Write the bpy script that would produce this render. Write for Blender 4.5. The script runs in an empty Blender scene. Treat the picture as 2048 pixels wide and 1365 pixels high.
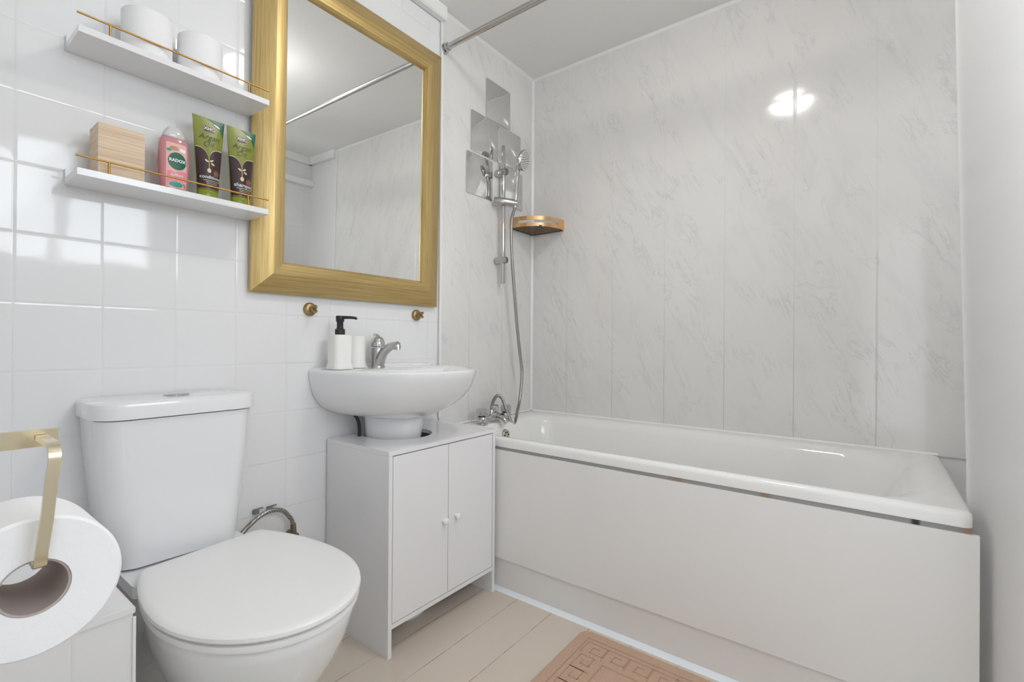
import bpy, bmesh, math, random
from mathutils import Vector, Matrix
random.seed(7)
scene = bpy.context.scene
C = scene.collection
PI = math.pi

# ------------------------------------------------------------------ node helpers
def new_mat(name):
    m = bpy.data.materials.new(name); m.use_nodes = True
    nt = m.node_tree
    for n in list(nt.nodes): nt.nodes.remove(n)
    out = nt.nodes.new('ShaderNodeOutputMaterial')
    p = nt.nodes.new('ShaderNodeBsdfPrincipled')
    nt.links.new(p.outputs[0], out.inputs[0])
    return m, nt, p
def setin(nt, sock, v):
    if isinstance(v, bpy.types.NodeSocket): nt.links.new(v, sock)
    else: sock.default_value = v
def mth(nt, op, a, b=None, c=None, clamp=False):
    n = nt.nodes.new('ShaderNodeMath'); n.operation = op; n.use_clamp = clamp
    setin(nt, n.inputs[0], a)
    if b is not None: setin(nt, n.inputs[1], b)
    if c is not None: setin(nt, n.inputs[2], c)
    return n.outputs[0]
def mixc(nt, f, a, b):
    n = nt.nodes.new('ShaderNodeMix'); n.data_type = 'RGBA'
    setin(nt, n.inputs[0], f)
    setin(nt, n.inputs[6], a if isinstance(a, bpy.types.NodeSocket) else (*a, 1))
    setin(nt, n.inputs[7], b if isinstance(b, bpy.types.NodeSocket) else (*b, 1))
    return n.outputs[2]
def sstep(nt, v, lo, hi):
    n = nt.nodes.new('ShaderNodeMapRange'); n.interpolation_type = 'SMOOTHSTEP'
    setin(nt, n.inputs[0], v); n.inputs[1].default_value = lo; n.inputs[2].default_value = hi
    return n.outputs[0]
def position(nt, obj=False):
    if obj:
        return nt.nodes.new('ShaderNodeTexCoord').outputs['Object']
    return nt.nodes.new('ShaderNodeNewGeometry').outputs['Position']
def sep(nt, v):
    n = nt.nodes.new('ShaderNodeSeparateXYZ'); nt.links.new(v, n.inputs[0]); return n.outputs
def comb(nt, x, y, z):
    n = nt.nodes.new('ShaderNodeCombineXYZ')
    for i, v in enumerate((x, y, z)): setin(nt, n.inputs[i], v)
    return n.outputs[0]
def noise(nt, vec, scale, detail=3, rough=.55, dist=0):
    n = nt.nodes.new('ShaderNodeTexNoise')
    nt.links.new(vec, n.inputs['Vector']); n.inputs['Scale'].default_value = scale
    n.inputs['Detail'].default_value = detail; n.inputs['Roughness'].default_value = rough
    n.inputs['Distortion'].default_value = dist
    return n.outputs[0]
def mapping(nt, vec, rot=(0,0,0), sc=(1,1,1), loc=(0,0,0)):
    n = nt.nodes.new('ShaderNodeMapping'); nt.links.new(vec, n.inputs[0])
    n.inputs['Rotation'].default_value = rot; n.inputs['Scale'].default_value = sc; n.inputs['Location'].default_value = loc
    return n.outputs[0]
def bump(nt, p, h, dist=1.0, strength=1.0):
    n = nt.nodes.new('ShaderNodeBump'); n.inputs['Distance'].default_value = dist
    n.inputs['Strength'].default_value = strength
    nt.links.new(h, n.inputs['Height']); nt.links.new(n.outputs[0], p.inputs['Normal'])
def simple(name, col, rough=.4, metal=0, spec=.5, coat=0, bumps=None, var=0, trans=0, ior=1.45, sss=0):
    m, nt, p = new_mat(name)
    p.inputs['Base Color'].default_value = (*col, 1)
    p.inputs['Roughness'].default_value = rough; p.inputs['Metallic'].default_value = metal
    p.inputs['Specular IOR Level'].default_value = spec
    p.inputs['Coat Weight'].default_value = coat; p.inputs['Coat Roughness'].default_value = .04
    p.inputs['Transmission Weight'].default_value = trans; p.inputs['IOR'].default_value = ior
    pos = position(nt, True)
    nz = noise(nt, pos, 6, 3)
    if var or True:
        v = max(var, .01)
        p_col = mixc(nt, nz, tuple(c*(1-v) for c in col), tuple(min(1, c*(1+v)) for c in col))
        nt.links.new(p_col, p.inputs['Base Color'])
    if bumps:
        sc, d = bumps
        bump(nt, p, noise(nt, pos, sc, 3), d)
    return m

# ------------------------------------------------------------------ materials
W = (.80, .80, .795)
M = {}
M['ceramic'] = simple('glazed_ceramic', (.82, .83, .84), .08, coat=.3)
M['bath'] = simple('bath_acrylic', (.82, .815, .80), .10, coat=.2)
M['white_paint'] = simple('white_paint', (.79, .79, .785), .35, bumps=(60, .0002))
M['ceiling'] = simple('ceiling_paint', (.83, .82, .80), .6, bumps=(30, .0004), var=.015)
M['laminate'] = simple('white_laminate', (.80, .80, .81), .16, coat=.15)
M['panel'] = simple('bath_panel_white', (.80, .79, .775), .28)
M['caulk'] = simple('silicone_caulk', (.82, .86, .90), .35)
M['trim'] = simple('upvc_trim', (.83, .83, .82), .3)
M['plastic_white'] = simple('white_plastic', (.84, .84, .83), .3)
M['matte_white'] = simple('matte_white_resin', (.83, .82, .80), .55)
M['black_plastic'] = simple('black_plastic', (.02, .02, .022), .35)
M['chrome'] = simple('chrome', (.57, .57, .57), .09, metal=1)
M['satin_chrome'] = simple('satin_chrome', (.52, .51, .50), .20, metal=1)
M['brass'] = simple('brushed_brass', (.40, .29, .15), .42, metal=1, var=.12)
M['gold_wire'] = simple('gold_wire', (.46, .26, .07), .3, metal=1)
M['pale_brass'] = simple('satin_pale_brass', (.74, .65, .47), .25, metal=1)
M['copper_gold'] = simple('anodised_gold', (.82, .52, .27), .25, metal=1)
M['black_metal'] = simple('black_coated_metal', (.03, .03, .032), .4)
M['pink'] = simple('pink_gel_plastic', (.56, .24, .26), .12, coat=.4)
M['pinklabel'] = simple('pink_label', (.78, .24, .30), .35)
M['palepink'] = simple('pale_pink_print', (.80, .45, .42), .35)
M['clear_cap'] = simple('clear_grey_cap', (.62, .62, .61), .08, coat=.5)
M['dkgreen'] = simple('dark_green_print', (.015, .12, .07), .3)
M['teal'] = simple('teal_print', (.05, .35, .25), .3)
M['lime'] = simple('lime_green_tube', (.21, .235, .035), .28)
M['limecap'] = simple('lime_green_cap', (.25, .29, .03), .25)
M['brown'] = simple('dark_brown_print', (.045, .022, .026), .28)
M['olive'] = simple('olive_lettering', (.07, .08, .01), .4)
M['print_white'] = simple('white_print', (.85, .85, .84), .5)
M['cream'] = simple('cream_print', (.72, .58, .36), .4)
M['orange'] = simple('orange_print', (.55, .22, .10), .4)
M['core'] = simple('cardboard_core', (.46, .39, .36), .8, bumps=(80, .0004))
M['paper'] = simple('tissue_paper', (.86, .86, .865), .9, bumps=(120, .0006))
M['rubber'] = simple('dark_rubber', (.03, .03, .03), .6)
M['dark_gap'] = simple('dark_gap', (.10, .095, .09), .8)
M['grey_plastic'] = simple('grey_clip_plastic', (.22, .22, .23), .4)
M['tarnish'] = simple('tarnished_brass', (.25, .20, .15), .4, metal=.8, var=.3)

def mat_mirror():
    m, nt, p = new_mat('mirror_glass')
    p.inputs['Base Color'].default_value = (.90, .91, .90, 1); p.inputs['Metallic'].default_value = 1
    p.inputs['Roughness'].default_value = .0
    return m
M['mirror'] = mat_mirror()
def mat_acrylic_mirror():
    m, nt, p = new_mat('acrylic_mirror_tile')
    p.inputs['Base Color'].default_value = (.70, .70, .69, 1); p.inputs['Metallic'].default_value = 1
    p.inputs['Roughness'].default_value = .03
    bump(nt, p, noise(nt, position(nt), 6, 1), .0002)
    return m
M['mirror_tile'] = mat_acrylic_mirror()

def mat_gold_frame():
    m, nt, p = new_mat('brushed_gold_frame')
    o = position(nt, True)
    # brushed streaks run along each member; stronger in both directions mixed by the member's direction
    s = sep(nt, o)
    n1 = noise(nt, mapping(nt, o, sc=(30, 220, 4)), 1.0, 4, .7)
    n2 = noise(nt, mapping(nt, o, sc=(30, 4, 220)), 1.0, 4, .7)
    # top and bottom members: |z - centre| larger than |y - centre|
    az = mth(nt, 'SUBTRACT', mth(nt, 'ABSOLUTE', mth(nt, 'SUBTRACT', s[2], .535)), .535)
    ay = mth(nt, 'SUBTRACT', mth(nt, 'ABSOLUTE', mth(nt, 'SUBTRACT', s[1], .385)), .385)
    f = mth(nt, 'GREATER_THAN', az, ay)
    nn = mth(nt, 'ADD', mth(nt, 'MULTIPLY', n2, f), mth(nt, 'MULTIPLY', n1, mth(nt, 'SUBTRACT', 1, f)))
    col = mixc(nt, sstep(nt, nn, .32, .68), (.46, .32, .12), (.62, .46, .21))
    nt.links.new(col, p.inputs['Base Color'])
    p.inputs['Metallic'].default_value = .75; p.inputs['Roughness'].default_value = .40
    bump(nt, p, nn, .0002)
    return m
M['gold_frame'] = mat_gold_frame()

def mat_bamboo():
    m, nt, p = new_mat('bamboo')
    o = position(nt, True)
    n1 = noise(nt, mapping(nt, o, sc=(6, 5, 190)), 1.0, 4, .6, .3)
    col = mixc(nt, sstep(nt, n1, .35, .7), (.74, .58, .42), (.58, .42, .27))
    nt.links.new(col, p.inputs['Base Color']); p.inputs['Roughness'].default_value = .5
    return m
M['bamboo'] = mat_bamboo()

def tile_mat(name, ua, va, u0, uw, v0, vh, tilt=.012, wav=.0005, top=False, base=(.80, .805, .81), grout=(.745, .745, .745), gw=.0013):
    """white glazed tiles; ua, va = axes; offsets and pitches in metres"""
    m, nt, p = new_mat(name)
    pos = position(nt); s = sep(nt, pos)
    u = mth(nt, 'DIVIDE', mth(nt, 'SUBTRACT', s[ua], u0), uw)
    v = mth(nt, 'DIVIDE', mth(nt, 'SUBTRACT', s[va], v0), vh)
    cu = mth(nt, 'FLOOR', u); cv = mth(nt, 'FLOOR', v)
    fu = mth(nt, 'SUBTRACT', mth(nt, 'SUBTRACT', u, cu), .5); fv = mth(nt, 'SUBTRACT', mth(nt, 'SUBTRACT', v, cv), .5)
    wn = nt.nodes.new('ShaderNodeTexWhiteNoise'); wn.noise_dimensions = '3D'
    nt.links.new(comb(nt, cu, cv, 3.3), wn.inputs['Vector'])
    r = sep(nt, wn.outputs['Color'])
    tu = mth(nt, 'MULTIPLY', mth(nt, 'MULTIPLY', mth(nt, 'SUBTRACT', r[0], .5), fu), uw*tilt*2)
    tv = mth(nt, 'MULTIPLY', mth(nt, 'MULTIPLY', mth(nt, 'SUBTRACT', r[1], .5), fv), vh*tilt*2)
    nz = mth(nt, 'MULTIPLY', noise(nt, pos, 9, 2), wav)
    du = mth(nt, 'MULTIPLY', mth(nt, 'SUBTRACT', .5, mth(nt, 'ABSOLUTE', fu)), uw)
    dv = mth(nt, 'MULTIPLY', mth(nt, 'SUBTRACT', .5, mth(nt, 'ABSOLUTE', fv)), vh)
    d = mth(nt, 'MINIMUM', du, dv)
    edge = sstep(nt, d, gw*.6, gw*4.0)
    h = mth(nt, 'ADD', mth(nt, 'ADD', tu, tv), mth(nt, 'ADD', nz, mth(nt, 'MULTIPLY', edge, .0004)))
    bump(nt, p, h)
    g = sstep(nt, d, gw*.5, gw*1.1)
    stain = sstep(nt, noise(nt, pos, 5, 3), .45, .75)
    gcol = mixc(nt, stain, grout, tuple(c*.9 for c in grout))
    tint = mixc(nt, r[2], base, tuple(c*.985 for c in base))
    nt.links.new(mixc(nt, g, gcol, tint), p.inputs['Base Color'])
    rr = mth(nt, 'SUBTRACT', .55, mth(nt, 'MULTIPLY', g, .49))
    nt.links.new(rr, p.inputs['Roughness'])
    return m
M['tile_left'] = tile_mat('white_wall_tiles', 1, 2, -1.3858, .15426, .8989, .1563)
M['tile_front'] = tile_mat('white_wall_tiles_front', 0, 2, .05, .15426, .8989, .1563)
M['tile_right'] = tile_mat('white_wall_tiles_right', 1, 2, -.05, .15426, .8989, .1563)
M['tile_box'] = tile_mat('white_boxing_tiles', 1, 2, -1.992, .15426, .352, .1563, tilt=.006, gw=.0012)
M['tile_boxtop'] = tile_mat('white_boxing_top_tiles', 1, 0, -1.912, .19, .5, .19, tilt=.006, gw=.0012)

def mat_marble(name, ua, seams):
    m, nt, p = new_mat(name)
    pos = position(nt); s = sep(nt, pos)
    u = s[ua]
    # flat coordinates of the sheet
    vec = comb(nt, u, s[2], 1.7 if ua == 0 else 5.1)
    base_n = noise(nt, vec, 1.6, 3, .5)
    warp = noise(nt, vec, 3.0, 3, .6)
    rot = mapping(nt, vec, rot=(0, 0, math.radians(-26)), sc=(1, 1, 1))
    st = mapping(nt, rot, sc=(17, 4.2, 1))
    n1 = noise(nt, st, 1.0, 6, .62, .9)
    ridge = mth(nt, 'ABSOLUTE', mth(nt, 'SUBTRACT', n1, .5))
    vein = mth(nt, 'SUBTRACT', 1, sstep(nt, ridge, .0, .030))
    mask = sstep(nt, noise(nt, mapping(nt, rot, sc=(9, 4.5, 1), loc=(3, 7, 0)), 1.0, 3, .6), .44, .64)
    soft = sstep(nt, noise(nt, mapping(nt, rot, sc=(12, 3.2, 1), loc=(9, 1, 0)), 1.0, 5, .65, .6), .46, .74)
    k = mth(nt, 'ADD', mth(nt, 'MULTIPLY', mth(nt, 'MULTIPLY', vein, mask), .30), mth(nt, 'MULTIPLY', soft, .16), clamp=True)
    c0 = mixc(nt, sstep(nt, base_n, .3, .7), (.725, .71, .69), (.76, .75, .735))
    col = mixc(nt, k, c0, (.44, .44, .44))
    x0, per = seams
    f = mth(nt, 'FRACT', mth(nt, 'DIVIDE', mth(nt, 'SUBTRACT', u, x0), per))
    d = mth(nt, 'MULTIPLY', mth(nt, 'SUBTRACT', .5, mth(nt, 'ABSOLUTE', mth(nt, 'SUBTRACT', f, .5))), per)
    line = sstep(nt, d, .0003, .0014)
    # the joint between two sheets opens towards the bottom
    dark = mixc(nt, sstep(nt, s[2], .75, 1.5), (.42, .41, .40), (.67, .665, .65))
    nt.links.new(mixc(nt, line, dark, col), p.inputs['Base Color'])
    p.inputs['Roughness'].default_value = .07
    p.inputs['Roughness'].default_value = .10
    h = mth(nt, 'ADD', mth(nt, 'MULTIPLY', sstep(nt, d, .0, .006), .0004), mth(nt, 'MULTIPLY', noise(nt, vec, 2.5, 1), .003))
    bump(nt, p, h)
    return m
M['marble_back'] = mat_marble('marble_panels_back', 0, (.7481, .2593))
M['marble_left'] = mat_marble('marble_panels_left', 1, (-.264, .248))

def mat_floor():
    m, nt, p = new_mat('beige_gloss_floor_tiles')
    pos = position(nt); s = sep(nt, pos)
    u = mth(nt, 'DIVIDE', mth(nt, 'SUBTRACT', s[0], .45), .151)
    cu = mth(nt, 'FLOOR', u)
    fu = mth(nt, 'SUBTRACT', mth(nt, 'SUBTRACT', u, cu), .5)
    du = mth(nt, 'MULTIPLY', mth(nt, 'SUBTRACT', .5, mth(nt, 'ABSOLUTE', fu)), .151)
    # cross joints: every 0.9 m; offset by column block so the joint at y=-1.28 stops at x=0.45
    blk = mth(nt, 'FLOOR', mth(nt, 'DIVIDE', mth(nt, 'ADD', s[0], .001), .451))
    v = mth(nt, 'DIVIDE', mth(nt, 'ADD', mth(nt, 'ADD', s[1], 1.281), mth(nt, 'MULTIPLY', blk, .27)), .95)
    fv = mth(nt, 'SUBTRACT', mth(nt, 'SUBTRACT', v, mth(nt, 'FLOOR', v)), .5)
    dv = mth(nt, 'MULTIPLY', mth(nt, 'SUBTRACT', .5, mth(nt, 'ABSOLUTE', fv)), .95)
    gu = sstep(nt, du, .0005, .0018); gv = sstep(nt, dv, .0006, .0022)
    n1 = noise(nt, pos, 3, 3)
    c0 = mixc(nt, n1, (.60, .525, .44), (.64, .565, .485))
    # soiled joints patchy
    pat = sstep(nt, noise(nt, pos, 14, 2), .45, .6)
    gcol = mixc(nt, pat, (.34, .27, .20), (.53, .45, .36))
    c1 = mixc(nt, gu, gcol, c0)
    c2 = mixc(nt, gv, (.66, .58, .49), c1)
    nt.links.new(c2, p.inputs['Base Color'])
    p.inputs['Roughness'].default_value = .10
    h = mth(nt, 'ADD', mth(nt, 'MULTIPLY', mth(nt, 'MINIMUM', gu, gv), .0005), mth(nt, 'MULTIPLY', noise(nt, pos, 5, 1), .0012))
    bump(nt, p, h)
    return m
M['floor'] = mat_floor()

def mat_mat():
    m, nt, p = new_mat('bath_mat_terry')
    pos = position(nt, True)
    n1 = noise(nt, pos, 260, 3, .7); n2 = noise(nt, pos, 12, 3)
    c = mixc(nt, sstep(nt, n1, .3, .7), (.50, .33, .23), (.66, .46, .34))
    c = mixc(nt, mth(nt, 'MULTIPLY', n2, .5), c, (.68, .47, .34))
    nt.links.new(c, p.inputs['Base Color']); p.inputs['Roughness'].default_value = .95
    bump(nt, p, n1, .004)
    return m
M['mat'] = mat_mat()
def mat_mat_low():
    m, nt, p = new_mat('bath_mat_flat_weave')
    pos = position(nt, True)
    n1 = noise(nt, pos, 300, 2, .6)
    nt.links.new(mixc(nt, n1, (.36, .22, .14), (.52, .35, .24)), p.inputs['Base Color']); p.inputs['Roughness'].default_value = .95
    return m
M['mat_low'] = mat_mat_low()

def mat_curtain():
    m, nt, p = new_mat('white_curtain_fabric')
    pos = position(nt)
    p.inputs['Base Color'].default_value = (.93, .93, .93, 1); p.inputs['Roughness'].default_value = .7
    nz = noise(nt, mapping(nt, pos, rot=(math.radians(28), 0, 0), sc=(2, 1.2, 6)), 1.0, 2, .5, .4)
    bump(nt, p, nz, .018)
    tr = nt.nodes.new('ShaderNodeBsdfTranslucent'); tr.inputs[0].default_value = (.88, .88, .88, 1)
    mx = nt.nodes.new('ShaderNodeMixShader'); mx.inputs[0].default_value = .5
    out = [n for n in nt.nodes if n.type == 'OUTPUT_MATERIAL'][0]
    nt.links.new(p.outputs[0], mx.inputs[1]); nt.links.new(tr.outputs[0], mx.inputs[2]); nt.links.new(mx.outputs[0], out.inputs[0])
    return m
M['curtain'] = mat_curtain()

def mat_braid(name, c1, c2, metal=1):
    m, nt, p = new_mat(name)
    pos = position(nt, True)
    n = nt.nodes.new('ShaderNodeTexChecker'); nt.links.new(pos, n.inputs[0]); n.inputs['Scale'].default_value = 330
    n.inputs[1].default_value = (*c1, 1); n.inputs[2].default_value = (*c2, 1)
    nt.links.new(n.outputs[0], p.inputs['Base Color'])
    p.inputs['Metallic'].default_value = metal; p.inputs['Roughness'].default_value = .35
    return m
M['braid'] = mat_braid('braided_steel', (.52, .50, .46), (.16, .15, .14))
M['hose'] = mat_braid('steel_shower_hose', (.52, .51, .49), (.22, .21, .20))

def mat_batten():
    m, nt, p = new_mat('grey_batten_with_rust')
    pos = position(nt); s = sep(nt, pos)
    n1 = noise(nt, mapping(nt, pos, sc=(9, 30, 60)), 1, 4, .7)
    c = mixc(nt, n1, (.34, .335, .33), (.24, .235, .23))
    def spot(x, w):
        return mth(nt, 'SUBTRACT', 1, sstep(nt, mth(nt, 'ABSOLUTE', mth(nt, 'SUBTRACT', s[0], x)), w*.3, w))
    r = mth(nt, 'MAXIMUM', mth(nt, 'MAXIMUM', spot(1.037, .03), spot(1.283, .02)), spot(1.70, .03))
    c = mixc(nt, mth(nt, 'MULTIPLY', r, n1), c, (.30, .14, .05))
    c = mixc(nt, spot(1.60, .012), c, (.03, .03, .03))
    nt.links.new(c, p.inputs['Base Color']); p.inputs['Roughness'].default_value = .6
    return m
M['batten'] = mat_batten()

def emis(name, col, st):
    m = bpy.data.materials.new(name); m.use_nodes = True; nt = m.node_tree
    for n in list(nt.nodes): nt.nodes.remove(n)
    o = nt.nodes.new('ShaderNodeOutputMaterial'); e = nt.nodes.new('ShaderNodeEmission')
    e.inputs[0].default_value = (*col, 1); e.inputs[1].default_value = st
    nt.links.new(e.outputs[0], o.inputs[0]); return m
M['lamp'] = emis('lit_diffuser', (1, .965, .93), 47)
M['daylight_pane'] = emis('daylit_frosted_pane', (.88, .94, 1.0), 7.2)
M['fill_door_pane'] = emis('fill_door_glow', (.90, .95, 1.0), 1.9)  # glow of the added door behind the camera, fill for floor and bath panel

# ------------------------------------------------------------------ mesh helpers
ORG = {}
def link(name, me, mat, parent=None, smooth=True, origin=None):
    """me built in world coordinates; stored relative to the parent's (or own) origin"""
    root = ORG.get(parent.name) if parent else (Vector(origin) if origin else None)
    if root is None: root = Vector((0, 0, 0))
    me.transform(Matrix.Translation(-root))
    o = bpy.data.objects.new(name, me); C.objects.link(o)
    if mat: me.materials.append(mat)
    if smooth:
        me.shade_smooth()
        try: me.set_sharp_from_angle(angle=math.radians(38))
        except Exception: pass
    if parent:
        o.parent = parent; ORG[o.name] = root
    else:
        o.location = root; ORG[o.name] = root
    return o
def part(name, bm, mat, parent=None, origin=None, smooth=True, bevel=0, bseg=2):
    if bevel:
        es = [e for e in bm.edges if len(e.link_faces) == 2 and e.calc_face_angle(0) > math.radians(35)]
        bmesh.ops.bevel(bm, geom=es, offset=bevel, segments=bseg, profile=.5, affect='EDGES')
    bmesh.ops.recalc_face_normals(bm, faces=bm.faces)
    me = bpy.data.meshes.new(name); bm.to_mesh(me); bm.free()
    return link(name, me, mat, parent, smooth, origin)
def thing(name, label, cat, loc, group=None):
    o = bpy.data.objects.new(name, None); C.objects.link(o); o.location = loc
    o.empty_display_size = .05
    o['label'] = label; o['category'] = cat
    if group: o['group'] = group
    ORG[o.name] = Vector(loc); return o
def tag(o, label, cat, group=None):
    o['label'] = label; o['category'] = cat
    if group: o['group'] = group
    return o
def struct(o): o['kind'] = 'structure'; return o
def box(bm, x0, x1, y0, y1, z0, z1):
    v = [bm.verts.new(c) for c in ((x0,y0,z0),(x1,y0,z0),(x1,y1,z0),(x0,y1,z0),(x0,y0,z1),(x1,y0,z1),(x1,y1,z1),(x0,y1,z1))]
    for f in ((0,3,2,1),(4,5,6,7),(0,1,5,4),(1,2,6,5),(2,3,7,6),(3,0,4,7)): bm.faces.new([v[i] for i in f])
    return v
def B(*a):
    bm = bmesh.new()
    if isinstance(a[0], (tuple, list)):
        for q in a: box(bm, *q)
    else: box(bm, *a)
    return bm
def loft(bm, rings, cap0=True, cap1=True, closed=True):
    vs = [[bm.verts.new(p) for p in r] for r in rings]
    n = len(rings[0])
    for a, b in zip(vs[:-1], vs[1:]):
        for i in range(n if closed else n-1):
            j = (i+1) % n
            bm.faces.new((a[i], a[j], b[j], b[i]))
    if cap0: bm.faces.new(vs[0][::-1])
    if cap1: bm.faces.new(vs[-1])
    return vs
def frame_of(d):
    d = d.normalized()
    a = Vector((0,0,1)) if abs(d.z) < .9 else Vector((1,0,0))
    u = d.cross(a).normalized(); return u, d.cross(u).normalized()
def cyl(bm, p0, p1, r0, r1=None, n=32, prof=None):
    """lathe along p0->p1; prof = list of (t, r)"""
    p0 = Vector(p0); p1 = Vector(p1); d = p1-p0
    if r1 is None: r1 = r0
    if prof is None: prof = [(0, r0), (1, r1)]
    u, v = frame_of(d)
    rings = [[p0+d*t+(u*math.cos(2*PI*i/n)+v*math.sin(2*PI*i/n))*r for i in range(n)] for t, r in prof]
    loft(bm, rings); return bm
def lathe(center, prof, n=48, axis='z', cap0=True, cap1=True):
    """prof = list of (r, h)"""
    bm = bmesh.new(); c = Vector(center); rings = []
    for r, h in prof:
        ring = []
        for i in range(n):
            a = 2*PI*i/n; ca, sa = math.cos(a)*r, math.sin(a)*r
            ring.append(c+Vector({'z': (ca, sa, h), 'x': (h, ca, sa), 'y': (sa, h, ca)}[axis]))
        rings.append(ring)
    loft(bm, rings, cap0, cap1); return bm
def spline(pts, n=12):
    pts = [Vector(p) for p in pts]; out = []
    P = [pts[0]*2-pts[1]]+pts+[pts[-1]*2-pts[-2]]
    for i in range(1, len(P)-2):
        a, b, c, d = P[i-1], P[i], P[i+1], P[i+2]
        for k in range(n):
            t = k/n
            out.append(.5*((2*b)+(c-a)*t+(2*a-5*b+4*c-d)*t*t+(3*b-a-3*c+d)*t**3))
    out.append(pts[-1]); return out
def tube(bm, pts, r, n=12, rib=0):
    """swept tube, r number or function of 0..1"""
    pts = [Vector(p) for p in pts]; rings = []; N = len(pts)
    t = (pts[1]-pts[0]).normalized(); u, v = frame_of(t)
    for i, p in enumerate(pts):
        t2 = (pts[min(i+1, N-1)]-pts[max(i-1, 0)]).normalized()
        ax = t.cross(t2)
        if ax.length > 1e-6:
            R = Matrix.Rotation(t.angle(t2), 3, ax.normalized()); u = R@u; v = R@v
        t = t2
        rr = r(i/(N-1)) if callable(r) else r
        if rib and i % 2: rr *= (1-rib)
        rings.append([p+(u*math.cos(2*PI*k/n)+v*math.sin(2*PI*k/n))*rr for k in range(n)])
    loft(bm, rings); return bm
def rr_ring(x0, x1, y0, y1, rad, z, n=8):
    """rounded rectangle; rad = (r at x0y0, x1y0, x1y1, x0y1)"""
    if not isinstance(rad, (tuple, list)): rad = (rad,)*4
    out = []
    for (cx, cy, sx, sy, a0), r in zip(((x0, y0, 1, 1, PI), (x1, y0, -1, 1, 1.5*PI), (x1, y1, -1, -1, 0), (x0, y1, 1, -1, .5*PI)), rad):
        for k in range(n+1):
            a = a0+.5*PI*k/n
            out.append(Vector((cx+sx*r+math.cos(a)*r, cy+sy*r+math.sin(a)*r, z)))
    return out
def swept_strip(bm, pts, hw, ht, side):
    """flat band following pts; hw half width along 'side', ht half thickness"""
    pts = [Vector(p) for p in pts]; side = Vector(side).normalized(); rings = []
    for i, p in enumerate(pts):
        t = (pts[min(i+1, len(pts)-1)]-pts[max(i-1, 0)]).normalized()
        nrm = t.cross(side).normalized()
        rings.append([p+side*hw+nrm*ht, p-side*hw+nrm*ht, p-side*hw-nrm*ht, p+side*hw-nrm*ht])
    loft(bm, rings); return bm

# text and flat shapes laid on a curved front: S(a, b, off) -> world point
def text_mesh(txt, size, bold=0.0, shear=0, spacing=1.0):
    cu = bpy.data.curves.new('txt', 'FONT'); cu.body = txt; cu.size = size; cu.align_x = 'CENTER'; cu.align_y = 'CENTER'
    cu.offset = bold; cu.shear = shear; cu.space_character = spacing; cu.resolution_u = 3
    o = bpy.data.objects.new('txt', cu); C.objects.link(o)
    dg = bpy.context.evaluated_depsgraph_get(); dg.update()
    me = bpy.data.meshes.new_from_object(o.evaluated_get(dg))
    bpy.data.objects.remove(o); bpy.data.curves.remove(cu)
    return me
def decal_text(name, txt, size, ca, cb, S, mat, parent, off=.0006, bold=0., shear=0, sx=1.0, spacing=1.0):
    me = text_mesh(txt, size, bold, shear, spacing)
    for v in me.vertices: v.co = S(ca+v.co.x*sx, cb+v.co.y, off)
    return link(name, me, mat, parent, smooth=False)
def decal_poly(name, outline, S, mat, parent, off=.0004):
    """fan from the centroid, with rings so that it follows the curve"""
    bm = bmesh.new(); n = len(outline)
    ca = sum(p[0] for p in outline)/n; cb = sum(p[1] for p in outline)/n
    rings = []
    for t in (.02, .35, .7, 1.0):
        rings.append([S(ca+(a-ca)*t, cb+(b-cb)*t, off) for a, b in outline])
    loft(bm, rings, True, False)
    return part(name, bm, mat, parent, smooth=False)
def ell(ca, cb, ra, rb, n=28, rot=0):
    return [(ca+ra*math.cos(2*PI*i/n)*math.cos(rot)-rb*math.sin(2*PI*i/n)*math.sin(rot),
             cb+ra*math.cos(2*PI*i/n)*math.sin(rot)+rb*math.sin(2*PI*i/n)*math.cos(rot)) for i in range(n)]
def rect(a0, a1, b0, b1, n=6):
    return [(a0+(a1-a0)*i/n, b0) for i in range(n)]+[(a1, b0+(b1-b0)*i/n) for i in range(n)]+[(a1-(a1-a0)*i/n, b1) for i in range(n)]+[(a0, b1-(b1-b0)*i/n) for i in range(n)]

# ================================================================== SETTING
H = 2.427; XR = 2.35; YF = -2.32; ZR = .5968
struct(part('floor', B(0, XR, YF, 0, -.06, 0), M['floor'], smooth=False))
struct(part('ceiling', B(-.12, XR+.12, YF-.12, .12, H, H+.08), M['ceiling'], smooth=False))
wl = struct(part('wall_left', B(-.12, 0, YF, .12, -.06, H), M['tile_left'], smooth=False))
part('wall_panelling', B(0, .005, -.702, 0, ZR-.003, H), M['marble_left'], wl, smooth=False)
wb = struct(part('wall_back', B(0, XR, .006, .12, -.06, H), M['white_paint'], smooth=False))
part('wall_panelling', B(.005, 1.965, 0, .006, ZR-.003, H), M['marble_back'], wb, smooth=False)
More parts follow.
